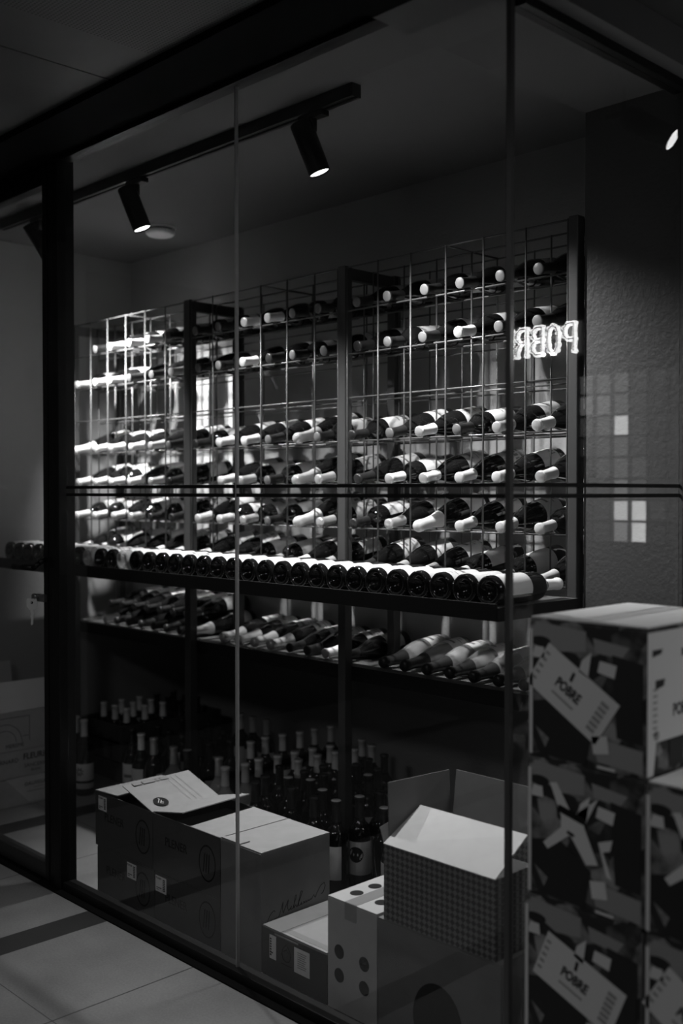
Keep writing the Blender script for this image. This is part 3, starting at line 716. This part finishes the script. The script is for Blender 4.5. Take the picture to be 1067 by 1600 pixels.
# ------------------------------------------------------------------ printed cartons on the right, outside the glass
PXL, PXR, PY0, PY1 = -1.178, -.935, 1.635, 1.98
LG = mat('print_light_grey', .65, .6); MG = mat('print_mid_grey', .28, .6); WG = mat('print_white', .5, .6); PB = mat('print_black', .012, .6); ML = mat('print_soft_white', .6, .6)
HH = .258
def poster_face(t, fx, v, wid):
    def U(p): return ((p[0] - .5) * wid, (.5 - p[1]) * HH)
    L = [MB() for _ in range(4)]; L0, L1, L2, L3 = L   # mid, dark, light, ink in front
    Ms = [fx @ Matrix.Translation((0, 0, .0003 + .0005 * i)) for i in range(4)]
    def pg(i, pts): L[i].poly(Ms[i], [U(p) for p in pts], .0004)
    def el(i, cx, cy, rx, ry):
        x, y = U((cx, cy)); L[i].disc(Ms[i] @ Matrix.Translation((x, y, 0)), rx * wid, ry * HH, .0004, 20)
    pg(0, [(.05, .02), (.5, .06), (.5, .2), (.28, .22), (.05, .12)]); pg(0, [(.56, .1), (.86, .14), (.8, .22), (.58, .2)])
    pg(0, [(.55, .78), (.97, .82), (.97, .98), (.6, .95)]); el(0, .3, .8, .05, .07)
    pg(1, [(.02, .6), (.28, .55), (.56, .72), (.5, .99), (.12, .97), (.18, .85), (.02, .75)]); pg(1, [(.72, .2), (.97, .24), (.97, .78), (.76, .76)])
    el(1, .1, .16, .09, .035)
    el(0, .24, .86, .045, .06)
    pg(2, [(.05, .2), (.02, .28), (.14, .28), (.13, .2)]); pg(2, [(.62, .25), (.76, .27), (.74, .36), (.6, .33)])
    pg(2, [(.47, .26), (.55, .2), (.52, .38), (.44, .34)]); pg(2, [(.6, .97), (.75, .975), (.75, .995), (.6, .99)]); pg(2, [(.0, .08), (.03, .08), (.03, .98), (.0, .98)])
    pg(2, [(.55, .78), (.68, .76), (.7, .88), (.57, .9)])
    if v == 1:
        pg(2, [(.3, .38), (.2, .16), (.26, .15), (.4, .36), (.62, .2), (.5, .42), (.62, .66), (.52, .68), (.38, .5), (.18, .64), (.14, .6), (.3, .46)])
        L3.text('REVOLUCION', .016, Ms[3] @ Matrix.Translation((U((.38, .40))[0], U((.38, .36))[1], 0)) @ Matrix.Rotation(R(-12), 4, 'Z'), ext=.0002, offset=.0006) if False else None
        pg(3, [(.28, .30), (.52, .36), (.51, .41), (.27, .35)]); pg(3, [(.36, .47), (.42, .49), (.41, .51), (.35, .49)])
        pg(2, [(.62, .5), (.74, .46), (.72, .54), (.66, .56), (.74, .74), (.69, .72)])
    else:
        a = -33 if v == 0 else -22
        c = (.38, .50) if v == 0 else (.48, .52)
        x, y = U(c); Mr = Matrix.Translation((x, y, 0)) @ Matrix.Rotation(R(a), 4, 'Z')
        hw, hh = .088, .046
        L[2].poly(Ms[2] @ Mr, [(-hw, -hh), (hw, -hh), (hw, hh), (-hw, hh)], .0004)
        L[3].text('POBRE', .026, Ms[3] @ Mr @ Matrix.Translation((-.008, -.002, 0)), sx=.75, ext=.0002, offset=.001)
        L[3].poly(Ms[3] @ Mr, [(-.016, .016), (-.010, .016), (-.012, .034), (-.018, .034)], .0004)
        for q in range(6): L[0].poly(Ms[3] @ Mr, [(.056, -.032 + q * .011), (.074, -.032 + q * .011), (.074, -.025 + q * .011), (.056, -.025 + q * .011)], .0004)
        L[0].poly(Ms[3] @ Mr, [(-.035, -.022), (.018, -.022), (.018, -.026), (-.035, -.026)], .0004)
        for q in range(5): L[0].poly(Ms[3] @ Mr, [(-.084, -.03 + q * .014), (-.074, -.03 + q * .014), (-.074, -.025 + q * .014), (-.084, -.025 + q * .014)], .0004)
    for mb, m, nme in ((L0, MG, 'grey_print'), (L1, PB, 'black_print'), (L2, LG, 'pale_print'), (L3, INK, 'dark_print')):
        mb.build(nme, m, t)
def side_face(t, M_, wid):
    a, b, c = MB(), MB(), MB()
    M1 = M_ @ Matrix.Translation((0, 0, .0003)); M2 = M_ @ Matrix.Translation((0, 0, .0008)); M3 = M_ @ Matrix.Translation((0, 0, .0013))
    W2 = wid / 2
    a.poly(M1, [(-W2, .122), (W2, .122), (W2, -.07), (-W2 + .03, -.07), (-W2 + .02, -.126), (-W2, -.126)], .0004)
    for (x, z, w_, h_) in ((-W2 + .03, .085, .03, .012), (-W2 + .04, .03, .028, .016), (-W2 + .10, -.095, .05, .05)):
        b.poly(M2, [(x - w_/2, z - h_/2), (x + w_/2, z - h_/2 + .004), (x + w_/2 + .004, z + h_/2), (x - w_/2, z + h_/2)], .0004)
    b.text('REVOLUCION', .018, M2 @ Matrix.Translation((.0, .078, 0)), ext=.0002, offset=.0008).text('POBRE', .030, M2 @ Matrix.Translation((-.05, -.022, 0)), sx=.8, ext=.0002, offset=.001)
    for q in range(8): c.poly(M2, [(-W2 + .018, .02 - q * .011), (-W2 + .032, .02 - q * .011), (-W2 + .032, .024 - q * .011), (-W2 + .018, .024 - q * .011)], .0004)
    c.disc(M2 @ Matrix.Translation((-W2 + .03, -.058, 0)), .009, .009, .0004)
    a.build('white_print', ML, t); b.build('dark_print', PB, t); c.build('grey_print', MG, t)
names = ['bottom', 'second', 'third', 'top']
for lv in range(4):
    z0 = .001 + lv * .259; dx = [-.004, -.006, .0, .002][lv]
    x0, x1 = PXL + dx, PXR + dx
    t = carton('printed_carton', 'collage-printed carton, %s of the left pile outside the glass' % {3: 'topmost', 2: 'second from top', 1: 'third from top', 0: 'lowest'}[lv], x0, x1, PY0, PY1, z0, z0 + HH, COLLAGE, 'collage-printed cartons outside the glass')
    poster_face(t, face_y((x0 + x1) / 2, PY0, z0 + HH / 2), {3: 0, 2: 1, 1: 2, 0: 0}[lv], x1 - x0)
    side_face(t, face_x(x1, (PY0 + PY1) / 2, z0 + HH / 2), PY1 - PY0)
    if lv == 3:
        MB().box(x0 + .002, x1 - .002, PY0 + .002, PY1 - .002, z0 + HH + .0002, z0 + HH + .003).build('white_top', ML, t)
for lv in range(3):
    z0 = .001 + lv * .259; x0 = PXR + .008; x1 = x0 + .243; y0 = PY0 - .01
    t = carton('printed_carton', 'collage-printed carton, %s of the right pile outside the glass' % {2: 'topmost', 1: 'middle', 0: 'lowest'}[lv], x0, x1, y0, PY1 - .01, z0, z0 + HH, COLLAGE, 'collage-printed cartons outside the glass')
    poster_face(t, face_y((x0 + x1) / 2, y0, z0 + HH / 2), (lv + 2) % 3, x1 - x0)
    if lv == 2: MB().box(x0 + .002, x1 - .002, y0 + .002, PY1 - .012, z0 + HH + .0002, z0 + HH + .003).build('pale_top', LG, t)

# ------------------------------------------------------------------ ceiling things
tr = thing('lighting_track', 'black ceiling lighting track running parallel to the glass', 'lighting track', (-3.0, 2.0, CEILZ))
MB().box(-3.99, -2.0, 1.983, 2.017, CEILZ - .036, CEILZ - .0005).build('rail', BLACK, tr, bevel=.002)
MB().box(-3.99, -2.0, 1.996, 2.004, CEILZ - .0375, CEILZ - .0362).build('slot', HEADER, tr)
def spot(name_label, x, y, z, tilt, az, power, size=84, group='track spotlights'):
    t = thing('track_spotlight', name_label, 'spotlight', (x, y, z), group)
    MB().box(x - .05, x + .05, y - .014, y + .014, z - .016, z - .001).build('adapter', BLACK, t, bevel=.002)
    MB().rod((x, y, z - .016), (x, y, z - .05), .011, 12).build('stem', BLACK, t)
    D = Vector((math.sin(tilt) * math.cos(az), math.sin(tilt) * math.sin(az), -math.cos(tilt)))
    off = Vector((-.697, -.717, 0)) * .034 ; top = Vector((x, y, z - .026)) + off; q = (-D).to_track_quat('Z', 'Y').to_matrix().to_4x4()
    q.translation = top + D * .148
    prof = [(.0275, .004), (.0305, 0), (.0312, .002), (.0312, .146), (.030, .148), (0, .148)]
    MB().lathe(prof, 32, M=q).lathe([(.0275, .004), (.026, .014)], 32, M=q).build('housing', BLACK, t)
    MB().lathe([(0, .005), (.0272, .005)], 24, M=q).build('lens', LENS, t)
    MB().rod(Vector((x, y, z - .045)), top + D * .035, .007, 10).build('bracket', BLACK, t)
    if z < TZ - .01: MB().rod((x, y, z), (x, y, CEILZ), .006, 8).build('drop_rod', BLACK, t)
    l = bpy.data.lights.new('lamp_beam', 'SPOT'); l.energy = power; l.spot_size = R(size); l.spot_blend = 1; l.shadow_soft_size = .022
    o = bpy.data.objects.new('lamp_beam', l); C.objects.link(o); o.parent = t
    o.location = top + D * .152 - Vector((x, y, z)); o.rotation_euler = (-D).to_track_quat('Z', 'Y').to_euler()
    return t
TZ = CEILZ - .037
spot('black cylinder spotlight at the right end of the ceiling track', -2.17, 2.0, TZ, R(21), R(48), SPOT_W['b'], 106)
spot('black cylinder spotlight in the middle of the track beside the smoke detector', -3.04, 2.0, TZ, R(21), R(48), SPOT_W['a'])
spot('black cylinder spotlight half hidden by the door frame', -3.70, 2.0, TZ, R(37), R(94), SPOT_W['c'], 78)
spot('black spotlight outside on the right, seen mirrored in the side glass', -1.072, 2.526, 2.283, R(56), R(167), 2.5)
sd = thing('smoke_detector', 'round white smoke detector on the ceiling above the rack', 'smoke detector', (-3.63, 2.5, CEILZ))
q = Matrix.Translation((-3.63, 2.5, CEILZ - .05))
MB().lathe([(0, .012), (.05, .012), (.058, .02), (.058, .030), (.056, .0335)], 32, M=q).build('cover', DETECT, sd)
MB().lathe([(.050, .034), (.050, .039)], 32, M=q).build('vent_ring', INK, sd)
MB().lathe([(.060, .0395), (.063, .042), (.063, .0495), (.0, .0495)], 32, M=q).build('base', DETECT, sd)

# ------------------------------------------------------------------ across the room: neon sign and gridded window (mirrored in the side glass)
ns = thing('neon_sign', 'white neon sign reading POBRE, seen mirrored in the side glass', 'sign', (-.63, 2.75, 1.68))
GLY = {'P': [[(0,0),(0,1),(.6,1),(1,.85),(1,.58),(.6,.44),(0,.44)]],
       'O': [[(.5,0),(.12,.1),(0,.3),(0,.7),(.12,.9),(.5,1),(.88,.9),(1,.7),(1,.3),(.88,.1),(.5,0)]],
       'B': [[(0,0),(0,1),(.6,1),(.95,.87),(.95,.66),(.6,.53),(0,.53)], [(.6,.53),(1,.38),(1,.15),(.6,0),(0,0)]],
       'R': [[(0,0),(0,1),(.6,1),(1,.86),(1,.62),(.6,.48),(0,.48)], [(.5,.48),(.9,.3),(1,0)]],
       'E': [[(1,1),(0,1),(0,0),(1,0)], [(0,.5),(.8,.5)]]}
tube, line = MB(), MB()
for i, ch in enumerate('POBRE'):
    for st in GLY[ch]:
        P_ = [Vector((-.774 + i * .0585 + a * .036, 2.75, 1.697 + b * .084)) for a, b in st]
        tube.path(P_, .0078, 10); line.path([p + Vector((0, -.0082, 0)) for p in P_], .0014, 6)
        for p in P_: tube.rod(p - Vector((0, .0076, 0)), p + Vector((0, .0076, 0)), .0078, 12)
tube.build('neon_tube', NEON, ns); line.build('inline', INK, ns)
MB().box(-.80, -.45, 2.762, 2.768, 1.665, 1.815).build('backing_plate', BLACK, ns)
MB().rod((-.77, 2.765, 1.815), (-.77, 2.765, CEILZ), .001, 6).build('hanging_wire', BLACK, ns)
MB().rod((-.48, 2.765, 1.815), (-.48, 2.765, CEILZ), .001, 6).build('hanging_wire', BLACK, ns)
w3 = bpy.data.objects.new('window_3', None); w3.location = (.3, 4.49, 1.0); C.objects.link(w3)
tag(w3, 'gridded window across the room, seen mirrored in the side glass', 'window', kind='structure')
gx, gz = [.348 - i * .096 for i in range(8)][::-1], [1.03 + i * .1015 for i in range(9)]
mb = MB()
for x in gx: mb.box(x - .005, x + .005, 4.465, 4.499, gz[0], gz[-1])
for z in gz: mb.box(gx[0], gx[-1], 4.468, 4.4985, z - .005, z + .005)
mb.build('mullions', BLACK, w3)
# columns listed from the right end of the window, rows from the top
GL = ['3331000', '4431000', '2391000', '1231000', '0232000', '0142000', '0011000', '0169000'][:8]
GL[6] = '0189100'
GLV = {'0': .02, '1': .08, '2': .22, '3': .4, '4': .65, '8': 3.0, '9': 3.4, '6': 1.0}
for r_ in range(8):
    for c_ in range(7):
        i = 6 - c_; j = 7 - r_; e = GLV[GL[r_][c_]]
        MB().box(gx[i] + .006, gx[i+1] - .006, 4.488, 4.492, gz[j] + .006, gz[j+1] - .006).build('pane', mat('lit_pane_%d' % int(e * 100), .1, .2, emit=e), w3)
